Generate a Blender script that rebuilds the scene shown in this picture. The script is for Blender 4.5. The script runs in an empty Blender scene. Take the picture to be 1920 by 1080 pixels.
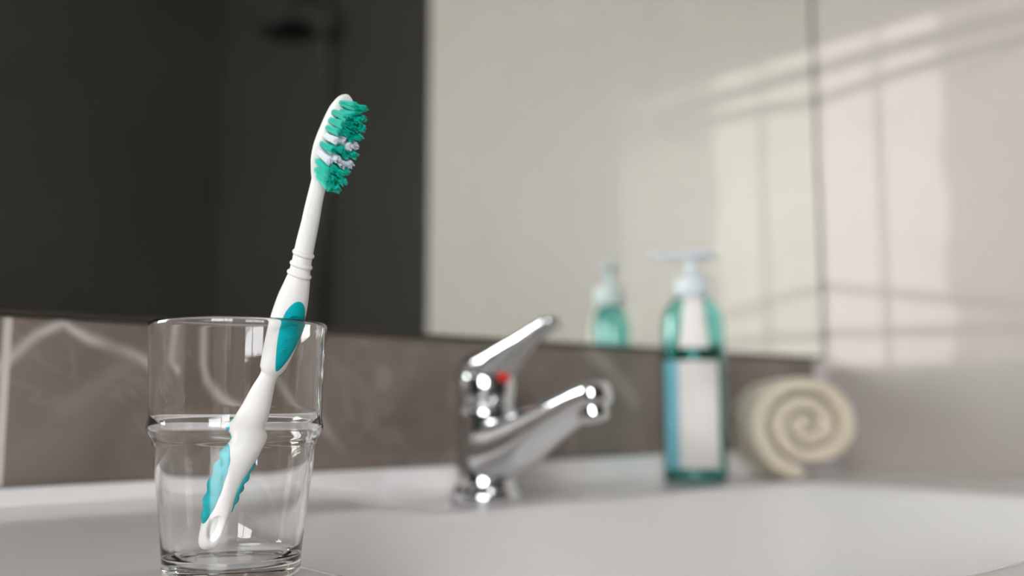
import bpy, bmesh, math, random
from mathutils import Vector, Matrix, noise as mnoise
random.seed(7)
scene = bpy.context.scene
COL = scene.collection

# ------------------------------------------------------------------ camera
FPX = 1854.0                                   # focal length in pixels of a 1920 wide frame
CAM = Vector((0.0, 0.0, 0.07))                 # metres; the sink deck is z = 0
HEAD = math.radians(48.5)                      # heading measured from +X (mirror wall runs along X)
PITCH = math.atan(219.0 / FPX)
F0 = Vector((math.cos(HEAD), math.sin(HEAD), 0))
RT = Vector((math.sin(HEAD), -math.cos(HEAD), 0))
FW = (F0 * math.cos(PITCH) + Vector((0, 0, math.sin(PITCH)))).normalized()
UP = RT.cross(FW)
cam_data = bpy.data.cameras.new('camera')
cam = bpy.data.objects.new('camera', cam_data)
COL.objects.link(cam)
cam.matrix_world = Matrix(((RT.x, UP.x, -FW.x, CAM.x), (RT.y, UP.y, -FW.y, CAM.y),
                           (RT.z, UP.z, -FW.z, CAM.z), (0, 0, 0, 1)))
cam_data.sensor_width = 36.0
cam_data.lens = FPX / 1920.0 * 36.0
cam_data.clip_start = 0.01
cam_data.dof.use_dof = True
cam_data.dof.focus_distance = 0.416
cam_data.dof.aperture_fstop = 3.4
cam_data.dof.aperture_blades = 0
scene.camera = cam

# ------------------------------------------------------------------ world, sun, exposure
SUN_EL, SUN_AZ = math.radians(20.0), math.radians(2.0)
world = bpy.data.worlds.new('sky')
scene.world = world
world.use_nodes = True
wn = world.node_tree.nodes
wn['Background'].inputs[0].default_value = (0.96, 0.97, 1.0, 1)
wn['Background'].inputs[1].default_value = 3.0
DAYLIGHT = 18.5                                # glow of the frosted window panes
sun_data = bpy.data.lights.new('sun', 'SUN')
sun_data.energy = 1.8
sun_data.angle = math.radians(0.16)
sun_data.color = (1.0, 0.98, 0.965)
sun = bpy.data.objects.new('sun', sun_data)
COL.objects.link(sun)
sdir = Vector((math.cos(SUN_EL) * math.cos(SUN_AZ), math.cos(SUN_EL) * math.sin(SUN_AZ), -math.sin(SUN_EL)))
sun.rotation_euler = sdir.to_track_quat('-Z', 'Y').to_euler()
sun.location = (-3, 0.3, 2.5)
vs = scene.view_settings
vs.view_transform = 'Standard'
vs.look = 'None'
vs.gamma = 1.0
vs.use_curve_mapping = False
vs.exposure = 0.0
scene.cycles.use_denoising = True
scene.cycles.sample_clamp_indirect = 40.0
scene.cycles.blur_glossy = 0.0
scene.cycles.max_bounces = 14
scene.cycles.transmission_bounces = 12
scene.cycles.transparent_max_bounces = 12

# ------------------------------------------------------------------ helpers
def ray(px, py):
    return FW + RT * ((px - 960) / FPX) - UP * ((py - 540) / FPX)

def at(px, py, depth):
    return CAM + ray(px, py) * depth

def link(o, parent=None):
    COL.objects.link(o)
    if parent is not None:
        o.parent = parent
    return o

def mesh(name, verts, faces, mat, parent=None, smooth=True, origin=None):
    me = bpy.data.meshes.new(name)
    me.from_pydata([tuple(v) for v in verts], [], [tuple(f) for f in faces])
    me.validate()
    bm = bmesh.new(); bm.from_mesh(me)
    bmesh.ops.recalc_face_normals(bm, faces=bm.faces)
    bm.to_mesh(me); bm.free()
    if smooth:
        for p in me.polygons:
            p.use_smooth = True
    if mat: me.materials.append(mat)
    return link(bpy.data.objects.new(name, me), parent)

def empty(name, loc, rotz=0.0):
    o = bpy.data.objects.new(name, None)
    o.empty_display_size = 0.02
    o.location = loc
    o.rotation_euler = (0, 0, rotz)
    return link(o)

def tag(o, label=None, cat=None, group=None, kind=None):
    if label: o['label'] = label
    if cat: o['category'] = cat
    if group: o['group'] = group
    if kind: o['kind'] = kind
    return o

def box(name, lo, hi, mat, parent=None, bevel=0.0, seg=2):
    bm = bmesh.new()
    bmesh.ops.create_cube(bm, size=1.0)
    lo, hi = Vector(lo), Vector(hi)
    c, d = (lo + hi) / 2, hi - lo
    for v in bm.verts:
        v.co = Vector((c[i] + v.co[i] * d[i] for i in range(3)))
    if bevel > 0:
        bmesh.ops.bevel(bm, geom=list(bm.edges), offset=bevel, segments=seg, affect='EDGES', profile=0.5)
    bmesh.ops.recalc_face_normals(bm, faces=bm.faces)
    me = bpy.data.meshes.new(name)
    bm.to_mesh(me); bm.free()
    me.materials.append(mat)
    return link(bpy.data.objects.new(name, me), parent)

def lathe(name, prof, mat, parent=None, n=96, closed=False, sx=1.0, sy=1.0):
    """prof: list of (r, z).  r = 0 at an end closes it with a pole."""
    verts, faces, rings = [], [], []
    for r, z in prof:
        if r < 1e-7:
            rings.append([len(verts)]); verts.append((0, 0, z))
        else:
            rings.append(list(range(len(verts), len(verts) + n)))
            for i in range(n):
                a = 2 * math.pi * i / n
                verts.append((r * sx * math.cos(a), r * sy * math.sin(a), z))
    pairs = list(zip(rings[:-1], rings[1:]))
    if closed: pairs.append((rings[-1], rings[0]))
    for A, B in pairs:
        for i in range(n):
            j = (i + 1) % n
            if len(A) == 1 and len(B) == 1: continue
            if len(A) == 1: faces.append((A[0], B[j], B[i]))
            elif len(B) == 1: faces.append((A[i], A[j], B[0]))
            else: faces.append((A[i], A[j], B[j], B[i]))
    return mesh(name, verts, faces, mat, parent)

def spline(pts, n):
    """Catmull-Rom through rows of numbers, parameterised by chord length; returns n rows."""
    P = [list(map(float, p)) for p in pts]
    T = [0.0]
    for a, b in zip(P[:-1], P[1:]):
        T.append(T[-1] + max(1e-9, math.sqrt(sum((x - y) ** 2 for x, y in zip(a[:2], b[:2])))))
    out = []
    for k in range(n):
        t = T[-1] * k / (n - 1)
        i = 0
        while i < len(T) - 2 and t > T[i + 1]: i += 1
        h = T[i + 1] - T[i]; u = (t - T[i]) / h
        row = []
        for d in range(len(P[0])):
            p0, p1 = P[i][d], P[i + 1][d]
            m0 = (P[i + 1][d] - P[i - 1][d]) / (T[i + 1] - T[i - 1]) if i > 0 else (p1 - p0) / h
            m1 = (P[i + 2][d] - P[i][d]) / (T[i + 2] - T[i]) if i + 2 < len(P) else (p1 - p0) / h
            if i > 0 and (p1 - p0) * (P[i][d] - P[i - 1][d]) <= 0: m0 = 0.0
            if i + 2 < len(P) and (p1 - p0) * (P[i + 2][d] - p1) <= 0: m1 = 0.0
            row.append((2*u**3-3*u**2+1)*p0 + (u**3-2*u**2+u)*h*m0 + (-2*u**3+3*u**2)*p1 + (u**3-u**2)*h*m1)
        out.append(row)
    return out

def ring_sweep(name, rings, mat, parent=None):
    """rings: lists of equal length of points; ends closed with fans."""
    n = len(rings[0]); verts = [p for r in rings for p in r]; faces = []
    for k in range(len(rings) - 1):
        for i in range(n):
            j = (i + 1) % n
            faces.append((k*n+i, k*n+j, (k+1)*n+j, (k+1)*n+i))
    for base, rg in ((0, rings[0]), ((len(rings)-1)*n, rings[-1])):
        c = Vector((0, 0, 0))
        for p in rg: c += Vector(p)
        verts.append(c / n); ci = len(verts) - 1
        for i in range(n): faces.append((base+i, base+(i+1) % n, ci))
    return mesh(name, verts, faces, mat, parent)

def tube(name, pts, r, mat, parent=None, n=8):
    pts = [Vector(p) for p in pts]; rings = []
    ref = Vector((0, 0, 1))
    for k, p in enumerate(pts):
        t = (pts[min(k+1, len(pts)-1)] - pts[max(k-1, 0)]).normalized()
        a = t.cross(ref)
        if a.length < 1e-3: a = t.cross(Vector((1, 0, 0)))
        a.normalize(); b = t.cross(a)
        rr = r[k] if isinstance(r, (list, tuple)) else r
        rings.append([p + (a * math.cos(2*math.pi*i/n) + b * math.sin(2*math.pi*i/n)) * rr for i in range(n)])
    return ring_sweep(name, rings, mat, parent)

# ------------------------------------------------------------------ materials
def srgb(r, g, b):
    f = lambda c: c / 12.92 if c <= 0.04045 else ((c + 0.055) / 1.055) ** 2.4
    return (f(r/255), f(g/255), f(b/255), 1)

def mat(name, color, rough=0.5, metal=0.0, trans=0.0, ior=1.5, coat=0.0, spec=0.5, sss=0.0, bump=None, var=None, sheen=0.0):
    m = bpy.data.materials.new(name); m.use_nodes = True
    nt = m.node_tree; b = nt.nodes['Principled BSDF']
    b.inputs['Base Color'].default_value = color
    b.inputs['Roughness'].default_value = rough
    b.inputs['Metallic'].default_value = metal
    b.inputs['Transmission Weight'].default_value = trans
    b.inputs['IOR'].default_value = ior
    b.inputs['Coat Weight'].default_value = coat
    b.inputs['Specular IOR Level'].default_value = spec
    b.inputs['Sheen Weight'].default_value = sheen
    if sss:
        b.inputs['Subsurface Weight'].default_value = sss
        b.inputs['Subsurface Radius'].default_value = (0.003, 0.003, 0.003)
        b.inputs['Subsurface Scale'].default_value = 1.0
    if bump or var:
        tc = nt.nodes.new('ShaderNodeTexCoord')
    if bump:
        scale, strength, dist = bump
        nz = nt.nodes.new('ShaderNodeTexNoise'); nz.inputs['Scale'].default_value = scale
        nz.inputs['Detail'].default_value = 4
        bp = nt.nodes.new('ShaderNodeBump'); bp.inputs['Strength'].default_value = strength
        bp.inputs['Distance'].default_value = dist
        nt.links.new(tc.outputs['Object'], nz.inputs['Vector'])
        nt.links.new(nz.outputs['Fac'], bp.inputs['Height'])
        nt.links.new(bp.outputs['Normal'], b.inputs['Normal'])
    if var:
        scale, c2 = var
        nz2 = nt.nodes.new('ShaderNodeTexNoise'); nz2.inputs['Scale'].default_value = scale
        nz2.inputs['Detail'].default_value = 6
        mx = nt.nodes.new('ShaderNodeMix'); mx.data_type = 'RGBA'
        mx.inputs[6].default_value = color; mx.inputs[7].default_value = c2
        nt.links.new(tc.outputs['Object'], nz2.inputs['Vector'])
        nt.links.new(nz2.outputs['Fac'], mx.inputs[0])
        nt.links.new(mx.outputs[2], b.inputs['Base Color'])
    return m

class NG:
    """tiny node-graph helper"""
    def __init__(s, m): s.nt = m.node_tree
    def node(s, t, **kw):
        n = s.nt.nodes.new(t)
        for k, v in kw.items(): setattr(n, k, v)
        return n
    def put(s, sock, v):
        if hasattr(v, 'links') or isinstance(v, bpy.types.NodeSocket): s.nt.links.new(v, sock)
        else: sock.default_value = v
    def m(s, op, a, b=0.0, clamp=False):
        n = s.node('ShaderNodeMath', operation=op, use_clamp=clamp)
        s.put(n.inputs[0], a); s.put(n.inputs[1], b); return n.outputs[0]
    def v(s, op, a, b=(0, 0, 0), out=0):
        n = s.node('ShaderNodeVectorMath', operation=op)
        s.put(n.inputs[0], a); s.put(n.inputs[1], b); return n.outputs[out]
    def scale(s, a, f):
        n = s.node('ShaderNodeVectorMath', operation='SCALE')
        s.put(n.inputs[0], a); s.put(n.inputs[3], f); return n.outputs[0]
    def mix(s, f, a, b):
        n = s.node('ShaderNodeMix', data_type='RGBA')
        s.put(n.inputs[0], f); s.put(n.inputs[6], a); s.put(n.inputs[7], b); return n.outputs[2]
    def noise(s, vec, scale, detail=4, rough=0.5, dist=0.0, color=False):
        n = s.node('ShaderNodeTexNoise')
        n.inputs['Scale'].default_value = scale; n.inputs['Detail'].default_value = detail
        n.inputs['Roughness'].default_value = rough; n.inputs['Distortion'].default_value = dist
        s.put(n.inputs['Vector'], vec); return n.outputs['Color' if color else 'Fac']

def marble(name, base, dark, vein, veins, rough, widths=0.004, wobble=0.012, nscale=5.0, fine=0.35):
    """polished stone: clouded base, drawn vein strokes (world-space polylines a-b with width, strength) and fine noise veins"""
    m = mat(name, base, rough)
    g = NG(m); b = m.node_tree.nodes['Principled BSDF']
    pos = g.node('ShaderNodeNewGeometry').outputs['Position']
    cloud = g.noise(pos, nscale, 6, 0.6, 0.6)
    mr = g.node('ShaderNodeMapRange'); g.put(mr.inputs[0], cloud); mr.inputs[1].default_value = 0.3; mr.inputs[2].default_value = 0.7
    col = g.mix(mr.outputs[0], base, dark)
    wob = g.scale(g.v('SUBTRACT', g.noise(pos, 14, 3, 0.5, 0, True), (0.5, 0.5, 0.5)), wobble * 2)
    p2 = g.v('ADD', pos, wob)
    total = None
    for (a, c, w, s) in veins:
        a, c = Vector(a), Vector(c); d = c - a; L2 = d.length_squared
        pa = g.v('SUBTRACT', p2, tuple(a))
        t = g.m('DIVIDE', g.v('DOT_PRODUCT', pa, tuple(d), out=1), L2, clamp=True)
        q = g.v('SUBTRACT', pa, g.scale(tuple(d), t))
        dist = g.v('LENGTH', q, out=1)
        k = g.m('MULTIPLY', g.m('POWER', g.m('SUBTRACT', 1.0, g.m('DIVIDE', dist, w), clamp=True), 1.6), s)
        total = k if total is None else g.m('MAXIMUM', total, k)
    # fine veins: ridged noise
    rn = g.noise(g.v('ADD', pos, g.scale(wob, 3.0)), nscale * 0.8, 3, 0.55, 1.2)
    ridge = g.m('SUBTRACT', 1.0, g.m('DIVIDE', g.m('ABSOLUTE', g.m('SUBTRACT', rn, 0.5)), 0.02), clamp=True)
    fv = g.m('MULTIPLY', g.m('POWER', ridge, 2.0), fine)
    total = fv if total is None else g.m('MAXIMUM', total, fv)
    brk = g.m('ADD', 0.55, g.m('MULTIPLY', g.noise(pos, 30, 3), 0.8))
    g.put(b.inputs['Base Color'], g.mix(g.m('MULTIPLY', total, brk, True), col, vein))
    return m

YW = 0.620          # face of the backsplash tiles
XR = 1.029          # face of the right wall
def onwall(px, py):
    d = ray(px, py); return CAM + d * (YW / d.y)
def onright(px, py):
    d = ray(px, py); return CAM + d * (XR / d.x)
def strokes(path, w, s, f=onwall):
    P = [f(*p) for p in path]; return [(a, b, w, s) for a, b in zip(P[:-1], P[1:])]

V = []
V += strokes([(-20, 700), (40, 640), (115, 594), (200, 640), (285, 695)], 0.0058, 1.0)
V += strokes([(345, 640), (368, 715), (430, 765), (520, 800)], 0.0062, 1.0)
V += strokes([(520, 690), (560, 750), (610, 805), (660, 868)], 0.0060, 0.7)
V += strokes([(1090, 640), (1150, 700), (1195, 760)], 0.013, 0.5)
V += strokes([(120, 760), (240, 690), (300, 660)], 0.012, 0.14)
M_STONE = marble('grey_brown_marble', srgb(132, 120, 110), srgb(108, 98, 89), srgb(205, 196, 188), V, 0.22, nscale=9, fine=0.12)
W = strokes([(1925, 70), (1870, 112), (1790, 138)], 0.014, 0.30, onright)  # one darker diagonal streak high on the right wall
M_WHITE = marble('white_marble', srgb(174, 166, 160), srgb(167, 159, 153), srgb(150, 143, 138), W, 0.43, nscale=2.5, fine=0.12)
M_DARK = marble('dark_stone', srgb(46, 43, 38), srgb(39, 36, 32), srgb(66, 62, 56), [], 0.45, nscale=1.5, fine=0.1)
M_FRONT = marble('lightened_dark_stone', srgb(66, 63, 58), srgb(57, 54, 50), srgb(80, 76, 70), [], 0.5, nscale=1.5, fine=0.1)  # same dark stone, lightened to make up for low light on this wall
M_PLASTER = mat('white_plaster', srgb(225, 221, 215), 0.9, bump=(120, 0.1, 0.001))
M_CEIL = mat('grey_plaster', srgb(120, 117, 113), 0.9, bump=(120, 0.1, 0.001))
M_FLOOR = mat('floor_stone', srgb(120, 114, 108), 0.5, var=(6, srgb(100, 95, 90)))
M_CERAMIC = mat('white_ceramic', srgb(229, 226, 224), 0.11, spec=0.5, bump=(4, 0.02, 0.002))
M_MIRROR = mat('mirror_silver', (0.90, 0.93, 0.87, 1), 0.0, metal=1.0, bump=(3, 0.0, 0.0001))
M_EDGE = mat('mirror_edge', srgb(70, 64, 58), 0.4, var=(60, srgb(60, 55, 50)))
M_GROUT = mat('pale_grout', srgb(176, 168, 160), 0.9, bump=(400, 0.2, 0.0005))
M_JOINT = mat('light_joint', srgb(200, 192, 184), 0.8, bump=(400, 0.1, 0.0005))
M_TRIM = mat('white_silicone', srgb(214, 208, 204), 0.6, bump=(200, 0.05, 0.0005))
M_GLASS = mat('clear_glass', (1, 1, 1, 1), 0.0, trans=1.0, ior=1.46)
M_CHROME = mat('chrome', (0.72, 0.73, 0.74, 1), 0.06, metal=1.0, bump=(30, 0.01, 0.0002))
M_RED = mat('red_enamel', srgb(214, 30, 22), 0.3)
M_BRUSH = mat('white_plastic', srgb(240, 237, 233), 0.28, sss=0.15, spec=0.5)
M_TEAL = mat('teal_rubber', srgb(0, 170, 177), 0.65, spec=0.12)
M_BRT = mat('teal_nylon', srgb(0, 214, 190), 0.32, spec=0.4, var=(900, srgb(0, 196, 174)))
M_BRW = mat('white_nylon', srgb(240, 244, 252), 0.3, spec=0.5)
M_TOWEL = mat('cream_terry', srgb(248, 235, 212), 0.95, bump=(900, 0.9, 0.003), var=(300, srgb(240, 225, 198)), sheen=0.3)
M_BOTTLE = mat('clear_teal_plastic', (0.50, 0.90, 0.87, 1), 0.03, trans=1.0, ior=1.45)
M_LIQUID = mat('teal_liquid', (0.16, 0.72, 0.70, 1), 0.03, trans=1.0, ior=1.34)
M_PUMP = mat('pump_white', srgb(214, 224, 228), 0.35)
M_LABEL = mat('label_paper', srgb(232, 228, 222), 0.6, bump=(300, 0.05, 0.0002))
M_LABELB = mat('label_blue', srgb(120, 190, 205), 0.6)
M_BLACK = mat('black_metal', srgb(14, 14, 14), 0.4, metal=0.2)
M_FRAME = mat('window_frame_white', srgb(226, 224, 220), 0.5)
m = bpy.data.materials.new('sun_dimming_sheer'); m.use_nodes = True
nt = m.node_tree; g = NG(m)
tr = g.node('ShaderNodeBsdfTransparent'); tr.inputs[0].default_value = (0.9, 0.9, 0.9, 1)
ms = g.node('ShaderNodeMixShader'); ms.inputs[0].default_value = 0.38
df = g.node('ShaderNodeBsdfDiffuse'); df.inputs[0].default_value = (0.8, 0.79, 0.77, 1)
nt.links.new(df.outputs[0], ms.inputs[1]); nt.links.new(tr.outputs[0], ms.inputs[2])
nt.links.new(ms.outputs[0], nt.nodes['Material Output'].inputs[0])
M_SHEER = m

# ------------------------------------------------------------------ the room
ZF, ZC = -0.85, 1.70          # floor and ceiling heights
XL, XA = -1.40, 1.49          # left wall, shower alcove side wall
YO = -2.00                    # opposite wall
YE = -0.153                   # where the white right wall ends
YB = YW + 0.010               # rough back wall plane behind tiles

wb = box('wall_back', (XL, YB, ZF), (XA + 0.1, YB + 0.1, ZC), M_GROUT); tag(wb, kind='structure')
# backsplash tiles (one vertical joint shows at the left edge of the picture)
joints = [-0.444, 0.1595, 0.758, 1.013]
for a, b in zip(joints[:-1], joints[1:]):
    box('stone_tile', (a + 0.0022, YW, 0.024), (b - 0.0022, YB, 0.1205), M_STONE, wb, bevel=0.0007)
for jx in joints[1:3]:
    box('tile_joint', (jx - 0.0022, YW + 0.0004, 0.024), (jx + 0.0022, YB, 0.1203), M_JOINT, wb)
wr = box('wall_right', (XR, YE, ZF), (XR + 0.10, YB, ZC), M_WHITE); tag(wr, kind='structure')
wa = box('wall_alcove', (XA, YO, ZF), (XA + 0.1, YB, ZC), M_DARK); tag(wa, kind='structure')
def wall_with_hole(name, axis, p0, p1, a0, a1, h0, h1, b0, b1, matl):
    """axis 'y': wall of thickness p0..p1 in y, spans a0..a1 in x, hole h0..h1 in x and b0..b1 in z"""
    vs_, fs_ = [], []
    def bx(u0, u1, z0, z1):
        base = len(vs_)
        for p in (p0, p1):
            for u, z in ((u0, z0), (u1, z0), (u1, z1), (u0, z1)):
                vs_.append((u, p, z) if axis == 'y' else (p, u, z))
        for f in ((0,1,2,3), (4,7,6,5), (0,4,5,1), (1,5,6,2), (2,6,7,3), (3,7,4,0)):
            fs_.append(tuple(base + k for k in f))
    bx(a0, h0, ZF, ZC); bx(h1, a1, ZF, ZC); bx(h0, h1, ZF, b0); bx(h0, h1, b1, ZC)
    o = mesh(name, vs_, fs_, matl, None, smooth=False); tag(o, kind='structure'); return o
wfr = box('wall_front', (XL - 0.1, YO - 0.1, ZF), (XA + 0.1, YO, ZC), M_FRONT); tag(wfr, kind='structure')

# left wall with the small sun-lit window; its shadow pattern falls on the right wall
DX = XR - XL
def sunmap(t, z):
    """point of the right wall (t from the mirror corner, height z) -> point in the window plane along the sun ray"""
    return (YW - t - DX * math.tan(SUN_AZ), z + DX * math.tan(SUN_EL) / math.cos(SUN_AZ))
yA, zA = sunmap(0.0, 0.10); yB_, zB_ = sunmap(0.315, 0.497)
wall_with_hole('wall_left', 'x', XL - 0.06, XL, YO, YB, yB_ - 0.03, yA + 0.02, zA - 0.01, zB_ + 0.035, M_DARK)
w1 = bpy.data.objects.new('window_2', None); w1.location = (XL, (yA + yB_) / 2, zA); link(w1); tag(w1, kind='structure')
def wbar(name, t0, z0, t1, z1, half, d0=0.0, d1=0.006, sag=0.0, material=None):
    """thin bar in the window plane, drawn in sun-mapped coordinates"""
    pts = []
    n = 10
    for k in range(n + 1):
        u = k / n; t = t0 + (t1 - t0) * u; z = z0 + (z1 - z0) * u + sag * 4 * u * (1 - u)
        pts.append(sunmap(t, z))
    vs_, fs_ = [], []
    horiz = abs(t1 - t0) > abs(z1 - z0)
    for (y, z) in pts:
        for dx in (d0, d1):
            for s in (-half, half):
                vs_.append((XL + dx, y, z + s) if horiz else (XL + dx, y + s, z))
    for k in range(n):
        a = 4 * k; b = a + 4
        fs_ += [(a, a+1, b+1, b), (a+2, b+2, b+3, a+3), (a, b, b+2, a+2), (a+1, a+3, b+3, b+1)]
    fs_ += [(0, 2, 3, 1), (4*n, 4*n+1, 4*n+3, 4*n+2)]
    o = mesh(name, vs_, fs_, material or M_FRAME, None, smooth=False)
    o.parent = w1; o.matrix_parent_inverse = Matrix.Translation(-w1.location)
    return o
# frame
wbar('window_frame', -0.03, 0.5135, 0.36, 0.5095, 0.018)
wbar('window_frame', -0.03, 0.087, 0.36, 0.087, 0.023)
wbar('window_frame', 0.335, 0.06, 0.335, 0.53, 0.019)
wbar('window_bar', 0.081, 0.10, 0.081, 0.50, 0.0035)
wbar('blind_slat', 0.0, 0.4655, 0.32, 0.4610, 0.0078, sag=0.002)
wbar('blind_slat', 0.0, 0.4270, 0.32, 0.4360, 0.0055, sag=0.006)
wbar('window_bar', 0.0, 0.2060, 0.32, 0.150, 0.0033)
wbar('window_bar', 0.0, 0.1500, 0.32, 0.142, 0.0033)

box('floor', (XL - 0.1, YO - 0.1, ZF - 0.1), (XA + 0.1, YB + 0.1, ZF), M_FLOOR)['kind'] = 'structure'
box('ceiling', (XL - 0.1, YO - 0.1, ZC), (XA + 0.1, YB + 0.1, ZC + 0.1), M_CEIL)['kind'] = 'structure'
trim = box('trim_1', (1.0145, YW - 0.003, 0.024), (XR, YB, 0.1205), M_TRIM, bevel=0.001); tag(trim, kind='structure')

# frosted daylight window in the left wall, behind and left of the camera: daylight glows through the etched panes;
# a narrow lower light, set dim and sized for the stripes reflected in the tumbler
def frosted(name, strength):
    fro = bpy.data.materials.new(name); fro.use_nodes = True
    fb = fro.node_tree.nodes['Principled BSDF']
    fb.inputs['Roughness'].default_value = 0.5
    fb.inputs['Emission Color'].default_value = (0.97, 0.98, 1.0, 1)
    fb.inputs['Emission Strength'].default_value = strength
    return fro
FRO, DIM_GLASS = frosted('frosted_daylight_glass', DAYLIGHT), frosted('dimmed_daylight_glass', 1.5)
def frosted_window(name, y0, y1, z0, z1, ncol, zbar, gap, m_):
    w = box(name, (XL, y0 - 0.04, z0 - 0.04), (XL + 0.012, y1 + 0.04, z1 + 0.04), M_FRAME); tag(w, kind='structure')
    wy = (y1 - y0 - gap * (ncol - 1)) / ncol
    cols = [(y0 + k * (wy + gap), y0 + k * (wy + gap) + wy) for k in range(ncol)]
    for (a, b) in cols:
        for (c, d) in ((z0, zbar - gap / 2), (zbar + gap / 2, z1)):
            box('window_pane', (XL + 0.0125, a, c), (XL + 0.018, b, d), m_, w)
    bars = [((y0 - 0.04, z0 - 0.04), (y0, z1 + 0.04)), ((y1, z0 - 0.04), (y1 + 0.04, z1 + 0.04)),
            ((y0, z0 - 0.04), (y1, z0)), ((y0, z1), (y1, z1 + 0.04)), ((y0, zbar - gap / 2), (y1, zbar + gap / 2))]
    bars += [((cols[k][1], z0), (cols[k + 1][0], z1)) for k in range(ncol - 1)]
    for lo, hi in bars:
        box('window_frame', (XL + 0.012, lo[0], lo[1]), (XL + 0.03, hi[0], hi[1]), M_FRAME, w)
frosted_window('window_1', -1.85, -0.45, 0.37, 1.25, 2, 0.90, 0.05, FRO)
frosted_window('window_3', -1.76, -1.30, 0.04, 0.26, 2, 0.115, 0.02, DIM_GLASS)

# added unseen sheer panel, half-dims the sun through the window's far half
def sheer():
    vs_, fs_ = [], []
    n = 40; rows = 12
    for i in range(rows + 1):
        zz = 0.085 + (0.50 - 0.085) * i / rows
        edge = 0.152 + 0.006 * math.sin(zz * 55) + 0.004 * math.sin(zz * 131 + 1)
        for k in range(n + 1):
            t = edge + (0.36 - edge) * k / n
            y, z = sunmap(t, zz)
            vs_.append((XL + 0.012 + 0.004 * math.sin(k * 0.9), y, z))
    for i in range(rows):
        for k in range(n):
            a = i * (n + 1) + k
            fs_.append((a, a + 1, a + n + 2, a + n + 1))
    return vs_, fs_
v_, f_ = sheer()
o = mesh('sun_dimming_sheer', v_, f_, M_SHEER)
tag(o, 'added sheer curtain dimming the sun through half of the small left window', 'curtain')

# ------------------------------------------------------------------ mirror
mir = empty('wall_mirror', (0.25, YW - 0.004, 0.1225))
box('mirror_glass', (-0.75, 0.0, 0.002), (0.7735, 0.004, 1.20), M_MIRROR, mir)
box('mirror_edge', (-0.75, 0.0006, -0.0005), (0.7765, 0.006, 0.002), M_EDGE, mir)
box('mirror_edge', (0.7735, 0.0006, 0.002), (0.7770, 0.006, 1.20), M_EDGE, mir)
tag(mir, 'large frameless wall mirror above the grey stone backsplash', 'mirror')

# ------------------------------------------------------------------ washbasin
def build_basin():
    x0, x1, y0, y1 = -0.10, XR - 0.001, 0.125, YW - 0.002
    bx0, bx1, by0, by1 = 0.232, 0.815, 0.195, 0.522
    nx, ny = 280, 130
    D = 0.13
    def z_at(x, y):
        ql = (x - bx0) / 0.10; qr = (bx1 - x) / 0.20; qb = (by1 - y) / 0.11; qf = (y - by0) / 0.10
        gx = max(0.0, 1 - ql, 1 - qr); gy = max(0.0, 1 - qb, 1 - qf)
        rr_ = max(0.0, min(1.0, (x - 0.45) / 0.2)); k = 2.6 + 5.0 * rr_ * rr_ * (3 - 2 * rr_)
        gg = (gx ** k + gy ** k) ** (1 / k)
        s = 1 - gg ** 1.9
        e = 0.045
        sp = (s + math.sqrt(s * s + e * e)) / 2
        if s < -0.9: sp *= 1.0
        rise = 0.011 * (max(0.0, y - 0.595) / 0.017) ** 2
        fl = max(0.0, min(1.0, (0.435 - x) / 0.09)); fl = fl * fl * (3 - 2 * fl)
        rise = max(rise, fl * 0.014 * (max(0.0, y - 0.425) / 0.19) ** 1.15)
        return -D * sp + min(rise, 0.0135) * max(0.0, 1 - max(0.0, s) * 3)
    vs_, fs_ = [], []
    for j in range(ny + 1):
        y = y0 + (y1 - y0) * j / ny
        for i in range(nx + 1):
            x = x0 + (x1 - x0) * i / nx
            z = z_at(x, y)
            vs_.append((x, y, z))
    for j in range(ny):
        for i in range(nx):
            a = j * (nx + 1) + i
            fs_.append((a, a + 1, a + nx + 2, a + nx + 1))
    # skirt and underside
    border = [j for j in range(nx + 1)] + [(j) * (nx + 1) + nx for j in range(1, ny + 1)] \
        + [ny * (nx + 1) + i for i in range(nx - 1, -1, -1)] + [j * (nx + 1) for j in range(ny - 1, 0, -1)]
    low = []
    for b in border:
        low.append(len(vs_)); vs_.append((vs_[b][0], vs_[b][1], -0.16))
    for k in range(len(border)):
        l = (k + 1) % len(border)
        fs_.append((border[k], border[l], low[l], low[k]))
    fs_.append(tuple(low))
    return vs_, fs_
wash = empty('washbasin', (0.5, 0.37, 0.0))
vs_, fs_ = build_basin()
o = mesh('basin', [(x - 0.5, y - 0.37, z) for x, y, z in vs_], fs_, M_CERAMIC, wash)
o.data.set_sharp_from_angle(angle=math.radians(50)) if hasattr(o.data, 'set_sharp_from_angle') else None
box('upstand', (-0.60, YW - 0.009 - 0.37, -0.03), (XR - 0.001 - 0.5, YW + 0.009 - 0.37, 0.0235), M_CERAMIC, wash, bevel=0.003, seg=3)
tag(wash, 'white glossy ceramic washbasin with a low upstand along the wall', 'washbasin')
cab = empty('vanity_cabinet', (0.5, 0.37, ZF))
box('carcass', (-0.58, -0.22, 0.0), (0.525, 0.245, -ZF - 0.162), M_PLASTER, cab, bevel=0.003)
for k in range(2):
    d = box('cabinet_door', (-0.575 + k * 0.551, -0.238, 0.06), (-0.030 + k * 0.551, -0.2205, -ZF - 0.17), M_FRAME, cab, bevel=0.002)
    box('handle', (-0.06 + k * 0.065, -0.262, 0.40), (-0.045 + k * 0.065, -0.2385, 0.54), M_CHROME, d, bevel=0.003)
tag(cab, 'white vanity cabinet carrying the washbasin', 'cabinet')

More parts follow.
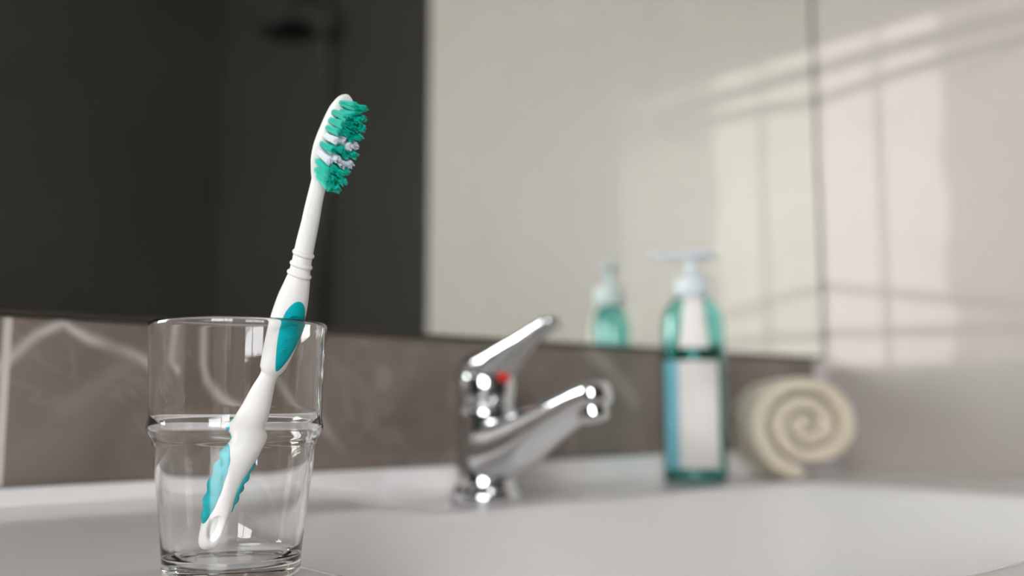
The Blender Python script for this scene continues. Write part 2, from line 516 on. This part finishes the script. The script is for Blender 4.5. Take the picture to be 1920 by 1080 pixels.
# ------------------------------------------------------------------ drinking glass
GP = Vector((0.1915, 0.3915, 0.0))
GC = (GP - CAM).dot(FW)
glass = empty('drinking_glass', GP)
outer = [(0.0, 0.0012), (0.020, 0.0012), (0.0235, 0.0), (0.0262, 0.0003), (0.0276, 0.0016), (0.0280, 0.004), (0.0281, 0.0085), (0.0283, 0.0100),
         (0.0290, 0.018), (0.0306, 0.032), (0.0322, 0.045), (0.0331, 0.0530), (0.0336, 0.0555), (0.0347, 0.0575),
         (0.0357, 0.0590), (0.0361, 0.0608), (0.0357, 0.0626), (0.0353, 0.0645), (0.0354, 0.070), (0.0361, 0.088), (0.03665, 0.1020),
         (0.0367, 0.1032), (0.0363, 0.1042), (0.0356, 0.1045), (0.0349, 0.1040), (0.0346, 0.1028)]
inner = [(0.0341, 0.088), (0.0334, 0.070), (0.0332, 0.0658), (0.0332, 0.0640), (0.0330, 0.0622), (0.0325, 0.0603), (0.0317, 0.0585), (0.0312, 0.0562), (0.0309, 0.0530),
         (0.0300, 0.045), (0.0284, 0.032), (0.0268, 0.019), (0.0262, 0.0130), (0.0250, 0.0090), (0.0225, 0.0066), (0.018, 0.0054), (0.008, 0.0050), (0.0, 0.0050)]
lathe('glass_body', outer + inner, M_GLASS, glass, n=160)
tag(glass, 'clear glass tumbler with a stacking ridge, holding the toothbrush', 'glass')

# ------------------------------------------------------------------ toothbrush
# stations along the brush: picture x, y of the middle, half width (px), depth offset from the glass axis (m), flatness
ST = [  # px,  py,   half, ddepth, ratio(rn / rw)
    (383, 1036, 4,   0.001, 0.85), (385, 1031, 12,  0.001, 0.85), (390, 1014, 18, 0.000, 0.85), (397, 992, 20.5, 0.000, 0.85), (406, 962, 23, -0.001, 0.9),
    (425, 905, 26,  -0.003, 0.95), (447, 858, 29, -0.005, 1.0), (460, 827, 31.5,  -0.007, 1.0), (470, 797, 30, -0.008, 1.0),
    (481, 763, 25, -0.010, 1.0), (493, 730, 19.5, -0.012, 1.0), (503, 706, 15.5, -0.013, 1.0), (506, 699, 16.5, -0.0133, 1.0), (508, 692, 20.5, -0.0137, 1.0), (513, 680, 23.5, -0.0143, 1.0),
    (525, 645, 28, -0.016, 1.0), (538, 603, 30.5, -0.018, 1.0), (549, 562, 28, -0.020, 1.0), (557, 532, 23, -0.0215, 1.0),
    (562, 510, 19, -0.0225, 1.0), (567, 485, 17.5, -0.0235, 1.0), (573, 455, 17, -0.025, 1.0), (581, 420, 16, -0.0265, 1.0),
    (588, 385, 15, -0.028, 1.0), (594, 358, 14.2, -0.029, 0.95), (598, 343, 14.0, -0.0295, 0.8), (603, 326, 18.5, -0.030, 0.55), (610, 305, 24.5, -0.0305, 0.40),
    (620, 276, 27.5, -0.031, 0.36), (631, 243, 26.0, -0.031, 0.36), (641, 212, 22.5, -0.031, 0.36), (646, 196, 18, -0.031, 0.40),
    (648.5, 187, 13.5, -0.031, 0.46), (650.5, 181.5, 9, -0.031, 0.55), (651.6, 178.6, 4.5, -0.031, 0.65), (652, 177.6, 1.5, -0.031, 0.7)]
ALPHA0 = math.radians(49)
NS = 460
rows = spline(ST, NS)
for r in rows: r[3] = 0.0128 + r[3] * 0.76             # keep the shaft inside the rim of the glass
cen = [at(r[0], r[1], GC + r[3]) for r in rows]
half = [max(0.0006, r[2] / FPX * (GC + r[3])) for r in rows]
frames = []
for k in range(NS):
    t = (cen[min(k + 4, NS - 1)] - cen[max(k - 4, 0)]).normalized()
    hk = max(0.0, min(1.0, (400 - rows[k][1]) / 80.0))
    ALPHA = ALPHA0 + math.radians(3) * hk * hk * (3 - 2 * hk)
    n0 = RT * math.cos(ALPHA) - FW * math.sin(ALPHA)
    n = (n0 - t * n0.dot(t)).normalized()
    w = n.cross(t).normalized()
    if w.dot(FW) > 0: w = -w
    ratio = rows[k][4]
    rw = half[k] / math.sqrt((ratio * math.cos(ALPHA)) ** 2 + math.sin(ALPHA) ** 2)
    frames.append((cen[k], t, n, w, rw * ratio, rw))
def sidx(py):
    return min(range(NS), key=lambda k: abs(rows[k][1] - py))
I_HOLE0, I_HOLE1 = sidx(1012), sidx(958)
BASE = cen[0].copy()
brush = empty('toothbrush', BASE)
def surf(kf, th, off=0.0):
    """point of the handle surface at fractional station kf and angle th (0 = bristle side, 90 deg = side toward the viewer's left)"""
    k = max(0, min(NS - 2, int(kf))); u = max(0.0, min(1.0, kf - k))
    def one(k):
        c, t, n, w, rn, rw = frames[k]
        e = 2.3
        ct, stn = math.cos(th), math.sin(th)
        s = (abs(ct) ** e + abs(stn) ** e) ** (-1 / e)
        return c + n * (ct * s * (rn + off)) + w * (stn * s * (rw + off))
    return one(k).lerp(one(k + 1), u)
NA = 56
rings = []
for k in range(NS):
    rg = []
    for i in range(NA):
        th = 2 * math.pi * i / NA
        off = 0.0
        u = (k - (I_HOLE0 + I_HOLE1) / 2) / ((I_HOLE1 - I_HOLE0) / 2)
        a = (th + math.pi) % (2 * math.pi) - math.pi
        q = u * u + ((a - math.radians(8)) / math.radians(40)) ** 2
        if q < 1: off = -0.0026 * min(1.0, (1 - q) * 2.2)
        rg.append(surf(k, th, off) - BASE)
    rings.append(rg)
ring_sweep('handle', rings, M_BRUSH, brush)
# neck rings
for py in (514, 496.5, 477):
    k = sidx(py)
    c, t, n, w, rn, rw = frames[k]
    vs_, fs_ = [], []
    NR, NT = 48, 10
    tilt = -0.10
    for i in range(NR):
        a = 2 * math.pi * i / NR
        rad = n * math.cos(a) * rn + w * math.sin(a) * rw
        d = rad.normalized()
        for j in range(NT):
            b = 2 * math.pi * j / NT
            vs_.append(c - BASE + rad * 1.0 + t * (tilt * rad.dot(RT)) + d * (0.00085 * math.cos(b)) + t * (0.00095 * math.sin(b)))
    for i in range(NR):
        for j in range(NT):
            fs_.append((i*NT+j, ((i+1) % NR)*NT+j, ((i+1) % NR)*NT+(j+1) % NT, i*NT+(j+1) % NT))
    mesh('neck_ring', vs_, fs_, M_BRUSH, brush)
def pad(name, py0, py1, thc, dth, height, wave=0, amp=0.0, skew=0.0, label=None, tip=0.0):
    k0, k1 = sidx(py0), sidx(py1)
    kc, dk = (k0 + k1) / 2, (k1 - k0) / 2
    vs_, fs_ = [], []
    NRr, NP = 22, 64
    def P(rr, ph):
        u = rr * math.cos(ph)
        v = rr * math.sin(ph) * (1 - tip * (1 - u) * 0.5)
        th = thc + dth * v + skew * u
        off = height * (1 - rr ** 6) - 0.0003 * rr ** 8
        if wave:
            off += amp * (0.5 + 0.5 * math.cos(wave * math.pi * (u + 0.12))) * (1 - rr ** 4)
        return surf(kc + dk * u, th, off) - BASE
    vs_.append(P(0, 0))
    for a in range(1, NRr + 1):
        for b in range(NP):
            vs_.append(P(a / NRr, 2 * math.pi * b / NP))
    for b in range(NP): fs_.append((0, 1 + b, 1 + (b + 1) % NP))
    for a in range(NRr - 1):
        for b in range(NP):
            fs_.append((1+a*NP+b, 1+(a+1)*NP+b, 1+(a+1)*NP+(b+1) % NP, 1+a*NP+(b+1) % NP))
    o = mesh(name, vs_, fs_, M_TEAL, brush)
    if label: o['label'] = label
    return o
R_ = math.radians
tg = pad('thumb_grip', 691, 553, R_(2), R_(62), 0.0006, tip=0.5, label='teal rubber thumb pad with raised arcs')
pad('side_grip', 985, 824, R_(98), R_(66), 0.0007, 5.6, 0.0010, skew=0.12, label='wavy teal rubber side grip')
pad('side_grip', 965, 838, R_(-88), R_(58), 0.0007, 5.6, 0.0010, label='wavy teal rubber side grip on the far side')
# raised arcs on the thumb pad
for py, wd in ((590, 26), (612, 24), (632, 19), (652, 15)):
    k = sidx(py); pts = []; rr = []
    for i in range(13):
        u = -1 + 2 * i / 12
        pts.append(surf(k - 9 + 14 * math.sqrt(max(0, 1 - (u*0.9) ** 2)) , R_(9) + R_(wd) * (-u), 0.00072) - BASE)
        rr.append(0.00012 + 0.00046 * (1 - u * u))
    tube('grip_ridge', pts, rr, M_TEAL, tg)
# small teal injection dot above the side grip
k = sidx(803)
pd = surf(k - 4, R_(128), 0.0) - BASE
dv, df_ = [], []
bm = bmesh.new(); bmesh.ops.create_icosphere(bm, subdivisions=2, radius=0.0008)
for v in bm.verts: v.co += pd
me = bpy.data.meshes.new('grip_dot'); bm.to_mesh(me); bm.free(); me.materials.append(M_TEAL)
link(bpy.data.objects.new('grip_dot', me), brush)
# bristle tufts
def tuft(kf, v, length, lean_t, lean_w, mt, seed):
    rnd = random.Random(seed)
    k = max(0, min(NS - 1, int(kf)))
    c, t, n, w, rn, rw = frames[k]
    base = c + w * (v * rw) + n * (rn * 0.55) - BASE
    d = (n + t * lean_t + w * lean_w).normalized()
    a = d.cross(t).normalized(); b = d.cross(a)
    vs_, fs_ = [], []
    R0 = 0.00104
    fil = [(0, 0)] + [(0.52, 2*math.pi*i/5) for i in range(5)] + [(0.95, 2*math.pi*i/10 + 0.2) for i in range(10)]
    for (r, ph) in fil:
        jl = length * (1 + rnd.uniform(-0.07, 0.05))
        sp = 1.32 + rnd.uniform(-0.12, 0.2)
        p0 = base + (a * math.cos(ph) + b * math.sin(ph)) * (R0 * r)
        p1 = base + d * jl + (a * math.cos(ph + rnd.uniform(-.3, .3)) + b * math.sin(ph)) * (R0 * r * sp)
        rr = 0.00023
        i0 = len(vs_)
        for pp, rad in ((p0, rr), (p1 - d * 0.0004, rr * 1.05), (p1, rr * 0.45)):
            for j in range(5):
                q = 2 * math.pi * j / 5 + ph
                vs_.append(pp + (a * math.cos(q) + b * math.sin(q)) * rad)
        for s in range(2):
            for j in range(5):
                fs_.append((i0+s*5+j, i0+s*5+(j+1) % 5, i0+(s+1)*5+(j+1) % 5, i0+(s+1)*5+j))
        fs_.append(tuple(i0 + 10 + j for j in range(5)))
    return mesh('bristle_tuft', vs_, fs_, mt, brush)
kA, kB = sidx(330), sidx(196)
NROW = 10
WHITE_ROWS = (3, 5)
for rI in range(NROW):
    u = rI / (NROW - 1)
    cnt = 3 if rI in (0, NROW - 1) else 4
    for ci in range(cnt):
        stag = 0.30 if (ci % 2 and 0 < rI) else 0.0
        kf = kA + (kB - kA) * (rI - stag) / (NROW - 1)
        v = (ci - (cnt - 1) / 2) * (0.45 if cnt == 4 else 0.47)
        L = 0.0127 + 0.0008 * (abs(u - 0.5) * 2) ** 2
        lean = -0.075 - 0.12 * (1 - u)
        mt = M_BRW if rI in WHITE_ROWS else M_BRT
        if rI in WHITE_ROWS: L *= 0.95
        tuft(kf, v, L * (1 + 0.05 * math.sin(rI * 2.1 + ci * 3.3)), lean + 0.02 * math.sin(ci * 5 + rI), -0.02 * (ci - (cnt-1)/2), mt, rI * 10 + ci)
tag(brush, 'white toothbrush with teal rubber grips and teal and white bristles', 'toothbrush')

# ------------------------------------------------------------------ faucet
FP = Vector((0.4745, 0.5655, 0.0006))
tap = empty('basin_faucet', FP, math.radians(-90))      # local +x = spout direction
body = [(0.0, 0.0), (0.0268, 0.0), (0.0275, 0.0015), (0.0275, 0.0045), (0.0262, 0.0075), (0.0240, 0.0095), (0.0226, 0.014), (0.0218, 0.025),
        (0.0216, 0.045), (0.0220, 0.062), (0.0222, 0.066), (0.0208, 0.0675), (0.0, 0.0675)]
lathe('faucet_body', body, M_CHROME, tap, n=64)
lathe('handle_ring', [(0.0200, 0.0672), (0.0216, 0.0676), (0.0219, 0.0688), (0.0212, 0.0698), (0.0200, 0.0702)], M_CHROME, tap, n=64, closed=True)
cap = [(0.0, 0.0695), (0.0206, 0.0695), (0.0221, 0.0715), (0.0226, 0.077), (0.0226, 0.084), (0.0218, 0.0905), (0.0195, 0.0955), (0.0150, 0.0990), (0.008, 0.1008), (0.0, 0.1012)]
lathe('handle_cap', cap, M_CHROME, tap, n=64)
def sweep_x(name, sts, n=32, e=2.4, steps=48):
    rr = spline(sts, steps); rings = []
    for k, (s, z, rz, rx) in enumerate(rr):
        a = rr[max(k-1, 0)]; b = rr[min(k+1, steps-1)]
        t = Vector((b[0]-a[0], 0, b[1]-a[1])).normalized(); nn = Vector((-t.z, 0, t.x))
        rg = []
        for i in range(n):
            th = 2*math.pi*i/n; c_, s_ = math.cos(th), math.sin(th)
            q = (abs(c_)**e + abs(s_)**e) ** (-1/e)
            rg.append(Vector((s, 0, z)) + nn * (rz*c_*q) + Vector((0, 1, 0)) * (rx*s_*q))
        rings.append(rg)
    return ring_sweep(name, rings, M_CHROME, tap)
sweep_x('spout', [(0.000, 0.0345, 0.0240, 0.0212), (0.015, 0.0365, 0.0230, 0.0208), (0.03, 0.0410, 0.0208, 0.0195), (0.06, 0.0545, 0.0150, 0.0165), (0.09, 0.0675, 0.0110, 0.0142),
                  (0.108, 0.0748, 0.0095, 0.0130), (0.117, 0.0772, 0.0085, 0.0112), (0.1205, 0.0778, 0.0050, 0.0065)], e=3.0)
aer = lathe('aerator', [(0.0, -0.006), (0.0085, -0.006), (0.0100, -0.0055), (0.0105, -0.003), (0.0105, 0.009), (0.0095, 0.0105), (0.0, 0.0105)], M_CHROME, tap, n=40)
aer.location = (0.1095, 0, 0.0645); aer.rotation_euler = (0, math.radians(-14), 0)
sweep_x('lever', [(-0.0215, 0.0840, 0.0050, 0.0090), (-0.018, 0.0880, 0.0085, 0.0150), (-0.006, 0.0930, 0.0130, 0.0195), (0.012, 0.0990, 0.0125, 0.0185), (0.028, 0.1075, 0.0090, 0.0145),
                  (0.045, 0.1155, 0.0058, 0.0110), (0.060, 0.1220, 0.0047, 0.0098), (0.072, 0.1265, 0.0042, 0.0092), (0.0765, 0.1280, 0.0022, 0.0055)])
dot = lathe('hot_cold_dot', [(0.0, 0.0016), (0.0040, 0.0014), (0.0054, 0.0006), (0.0056, -0.0006), (0.0, -0.0006)], M_RED, tap, n=28)
dot.location = (0.0224, -0.001, 0.0905); dot.rotation_euler = (0, math.radians(90), 0); dot['label'] = 'red temperature dot'
tag(tap, 'chrome single-lever faucet with a red dot, behind the basin', 'faucet')

# ------------------------------------------------------------------ pump bottle
BP = Vector((0.720, 0.565, 0.0006))
bang = math.radians(38) + math.pi / 2            # wide side across the line of sight
bot = empty('pump_bottle', BP, bang)             # local x = wide axis (points left in the picture)
SX, SY = 1.0, 0.70
RB = 0.0282
shell_o = [(0.0, 0.002), (0.6, 0.0012), (0.88, 0.0), (0.97, 0.002), (1.0, 0.006), (1.0, 0.134), (0.985, 0.143), (0.93, 0.152), (0.82, 0.1590), (0.66, 0.1640), (0.50, 0.1665), (0.44, 0.168), (0.43, 0.176), (0.395, 0.176)]
shell_i = [(0.395, 0.168), (0.46, 0.1645), (0.63, 0.1618), (0.79, 0.1568), (0.89, 0.150), (0.945, 0.142), (0.96, 0.134), (0.96, 0.008), (0.92, 0.0045), (0.6, 0.0040), (0.0, 0.0042)]
lathe('bottle_shell', [(r * RB, z) for r, z in shell_o + shell_i], M_BOTTLE, bot, n=72, sx=SX, sy=SY)
lathe('liquid', [(r * RB, z) for r, z in [(0.0, 0.0048), (0.6, 0.0046), (0.91, 0.0052), (0.952, 0.009), (0.952, 0.1215), (0.945, 0.1225), (0.0, 0.1225)]], M_LIQUID, bot, n=72, sx=SX, sy=SY)
lathe('pump_collar', [(0.0, 0.1668), (0.0150, 0.1668), (0.0158, 0.168), (0.0158, 0.182), (0.0148, 0.1845), (0.0095, 0.186), (0.0085, 0.1875), (0.0, 0.1875)], M_PUMP, bot, n=48)
lathe('pump_stem', [(0.0, 0.1875), (0.0055, 0.1875), (0.0052, 0.2020), (0.0, 0.2020)], M_PUMP, bot, n=32)
nz = empty('tmp', (0, 0, 0)); bpy.data.objects.remove(nz)
noz = spline([(-0.024, 0.2050, 0.0022, 0.0050), (-0.021, 0.2055, 0.0034, 0.0078), (-0.008, 0.2060, 0.0042, 0.0095), (0.006, 0.2060, 0.0042, 0.0085),
              (0.020, 0.2058, 0.0036, 0.0052), (0.034, 0.2050, 0.0030, 0.0042), (0.0375, 0.2040, 0.0024, 0.0034)], 36)
rings = []
for (s, z, rz, ry) in noz:
    rings.append([Vector((s, ry * math.cos(2*math.pi*i/20), z + rz * math.sin(2*math.pi*i/20))) for i in range(20)])
ring_sweep('pump_nozzle', rings, M_PUMP, bot)
def label_patch(name, x0, x1, z0, z1, m_):
    """curved paper on the viewer-facing wide side (local -x.. +x, side y sign toward the camera)"""
    vs_, fs_ = [], []
    n = 24
    for k in range(n + 1):
        x = x0 + (x1 - x0) * k / n
        y = SIDE * RB * SY * math.sqrt(max(0.0, 1 - (x / (RB * SX)) ** 2))
        nrm = Vector((x / (RB*SX) ** 2, y / (RB*SY) ** 2, 0)).normalized()
        for o_ in (0.0002, 0.0006):
            p = Vector((x, y, 0)) + nrm * o_
            vs_ += [(p.x, p.y, z0), (p.x, p.y, z1)]
    for k in range(n):
        a = 4 * k; b = a + 4
        fs_ += [(a, b, b+1, a+1), (a+2, a+3, b+3, b+2), (a, a+2, b+2, b), (a+1, b+1, b+3, a+3)]
    fs_ += [(0, 1, 3, 2), (4*n, 4*n+2, 4*n+3, 4*n+1)]
    return mesh(name, vs_, fs_, m_, bot)
loc_cam = Matrix.Rotation(-bang, 3, 'Z') @ (CAM - BP)
SIDE = 1.0 if loc_cam.y > 0 else -1.0
l1 = label_patch('label', -0.0215, 0.0135, 0.0135, 0.1085, M_LABEL); l1['label'] = 'plain white paper label'
l2 = label_patch('label_stripe', 0.01352, 0.0255, 0.0135, 0.1085, M_LABELB); l2['label'] = 'pale blue label stripe'
def shell_r(z):
    for (r0, z0), (r1, z1) in zip(shell_o[4:11], shell_o[5:12]):
        if z0 <= z <= z1: return RB * (r0 + (r1 - r0) * (z - z0) / max(1e-6, z1 - z0))
    return RB * 0.44
vs_, fs_ = [], []
NZ, NX = 24, 12
for k in range(NZ + 1):
    z = 0.1195 + (0.1668 - 0.1195) * k / NZ
    hw = 0.0135 - 0.0055 * k / NZ
    r = shell_r(z) + 0.0005
    for i in range(NX + 1):
        x = hw * (-1 + 2 * i / NX)
        vs_.append((x - 0.001, SIDE * r * SY * math.sqrt(max(0.0, 1 - (x / r) ** 2)) + SIDE * 0.0004, z + 0.0004))
for k in range(NZ):
    for i in range(NX):
        a = k * (NX + 1) + i; fs_.append((a, a + 1, a + NX + 2, a + NX + 1))
lab = mesh('neck_label', vs_, fs_, M_LABEL, bot); lab['label'] = 'white tapering neck label'
md = lab.modifiers.new('thickness', 'SOLIDIFY'); md.thickness = 0.0003
tag(bot, 'teal pump bottle with a white and pale blue label', 'bottle')

# ------------------------------------------------------------------ rolled towel
def build_towel(parent):
    turns = 2.75; Rout = 0.0565; Rin = 0.0065
    pitch = (Rout - Rin) / turns
    th = pitch * 0.86; L = 0.076
    n = 240; cs = []
    # rounded rectangle section in (radial, axial)
    m_ = 8; rc = th * 0.46
    for (cx, cy, a0) in ((th/2-rc, L/2-rc, 0), (-th/2+rc, L/2-rc, 90), (-th/2+rc, -L/2+rc, 180), (th/2-rc, -L/2+rc, 270)):
        for i in range(m_ + 1):
            a = math.radians(a0 + 90 * i / m_)
            cs.append((cx + rc * math.cos(a), cy + rc * math.sin(a)))
    # split long sides
    full = []
    for i in range(len(cs)):
        p, q = cs[i], cs[(i+1) % len(cs)]
        d = math.hypot(q[0]-p[0], q[1]-p[1]); k = max(1, int(d / 0.004))
        for j in range(k): full.append((p[0]+(q[0]-p[0])*j/k, p[1]+(q[1]-p[1])*j/k))
    rings = []
    for k in range(n + 1):
        u = k / n
        phi = 2 * math.pi * turns * u
        r = Rin + pitch * phi / (2 * math.pi)
        ang = PHI0 + phi
        sc = 1.0
        if u > 0.985: sc = max(0.25, math.sqrt(max(0, 1 - ((u - 0.985) / 0.015) ** 2)))
        rg = []
        for (a, b) in full:
            rr = r - th / 2 + a * sc
            wob = 0.0012 * mnoise.noise(Vector((math.cos(ang) * r * 60, math.sin(ang) * r * 60, b * 50)))
            x = (rr + wob) * math.cos(ang); z = (rr + wob) * math.sin(ang)
            y = b + 0.0016 * mnoise.noise(Vector((x * 90, z * 90, 3.0 if b > 0 else 7.0))) + 0.0020 * math.sin(3 * ang)
            rg.append(Vector((x * 1.06, y, z * 0.93)))
        rings.append(rg)
    zmin = min(p.z for r in rings for p in r)
    return ring_sweep('towel_roll', [[p - Vector((0, 0, zmin)) for p in r] for r in rings], M_TOWEL, parent)
PHI0 = math.radians(-95 - 0.75 * 360)
TA = math.radians(52)                               # direction of the roll's axis
ax = Vector((math.cos(TA), math.sin(TA), 0))
front = Vector((0.826, 0.514, 0.0))
tw = build_towel(None); tw.name = 'rolled_towel'
tw.location = front + ax * 0.038 + Vector((0, 0, 0.0012))
tw.rotation_euler = (0, 0, TA - math.pi / 2)
tag(tw, 'cream terry towel rolled up beside the pump bottle', 'towel')

# ------------------------------------------------------------------ shower seen in the mirror
def virt(px, py, x):
    d = ray(px, py); p = CAM + d * (x / d.x); return Vector((p.x, 2 * (YW - 0.004) - p.y, p.z))
sh = virt(540, 62, 1.33)
shower = empty('shower_column', (XA - 0.03, sh.y, -0.15))
S = Vector(shower.location)
lathe_o = lathe('shower_head', [(0.0, 0.0), (0.075, 0.0), (0.080, 0.004), (0.078, 0.012), (0.035, 0.022), (0.016, 0.034), (0.012, 0.045), (0.0, 0.045)], M_BLACK, shower, n=48)
lathe_o.location = sh - S
tube('riser_pipe', [(0, 0, 0), (0, 0, 1.0), (0, 0, sh.z + 0.10 - S.z), (-0.02, 0, sh.z + 0.13 - S.z), (-0.07, 0, sh.z + 0.13 - S.z),
                    (sh.x - S.x + 0.01, 0, sh.z + 0.10 - S.z), (sh.x - S.x, 0, sh.z + 0.04 - S.z)], 0.010, M_BLACK, shower, n=12)
box('shower_valve', (-0.03, -0.12, -0.02), (0.03, 0.12, 0.03), M_BLACK, shower, bevel=0.008)
for z in (0.15, 0.95):
    box('wall_bracket', (-0.005, -0.012, z - 0.012), (0.03, 0.012, z + 0.012), M_BLACK, shower, bevel=0.003)
tag(shower, 'black shower column with a round head, seen dimly in the mirror', 'shower')
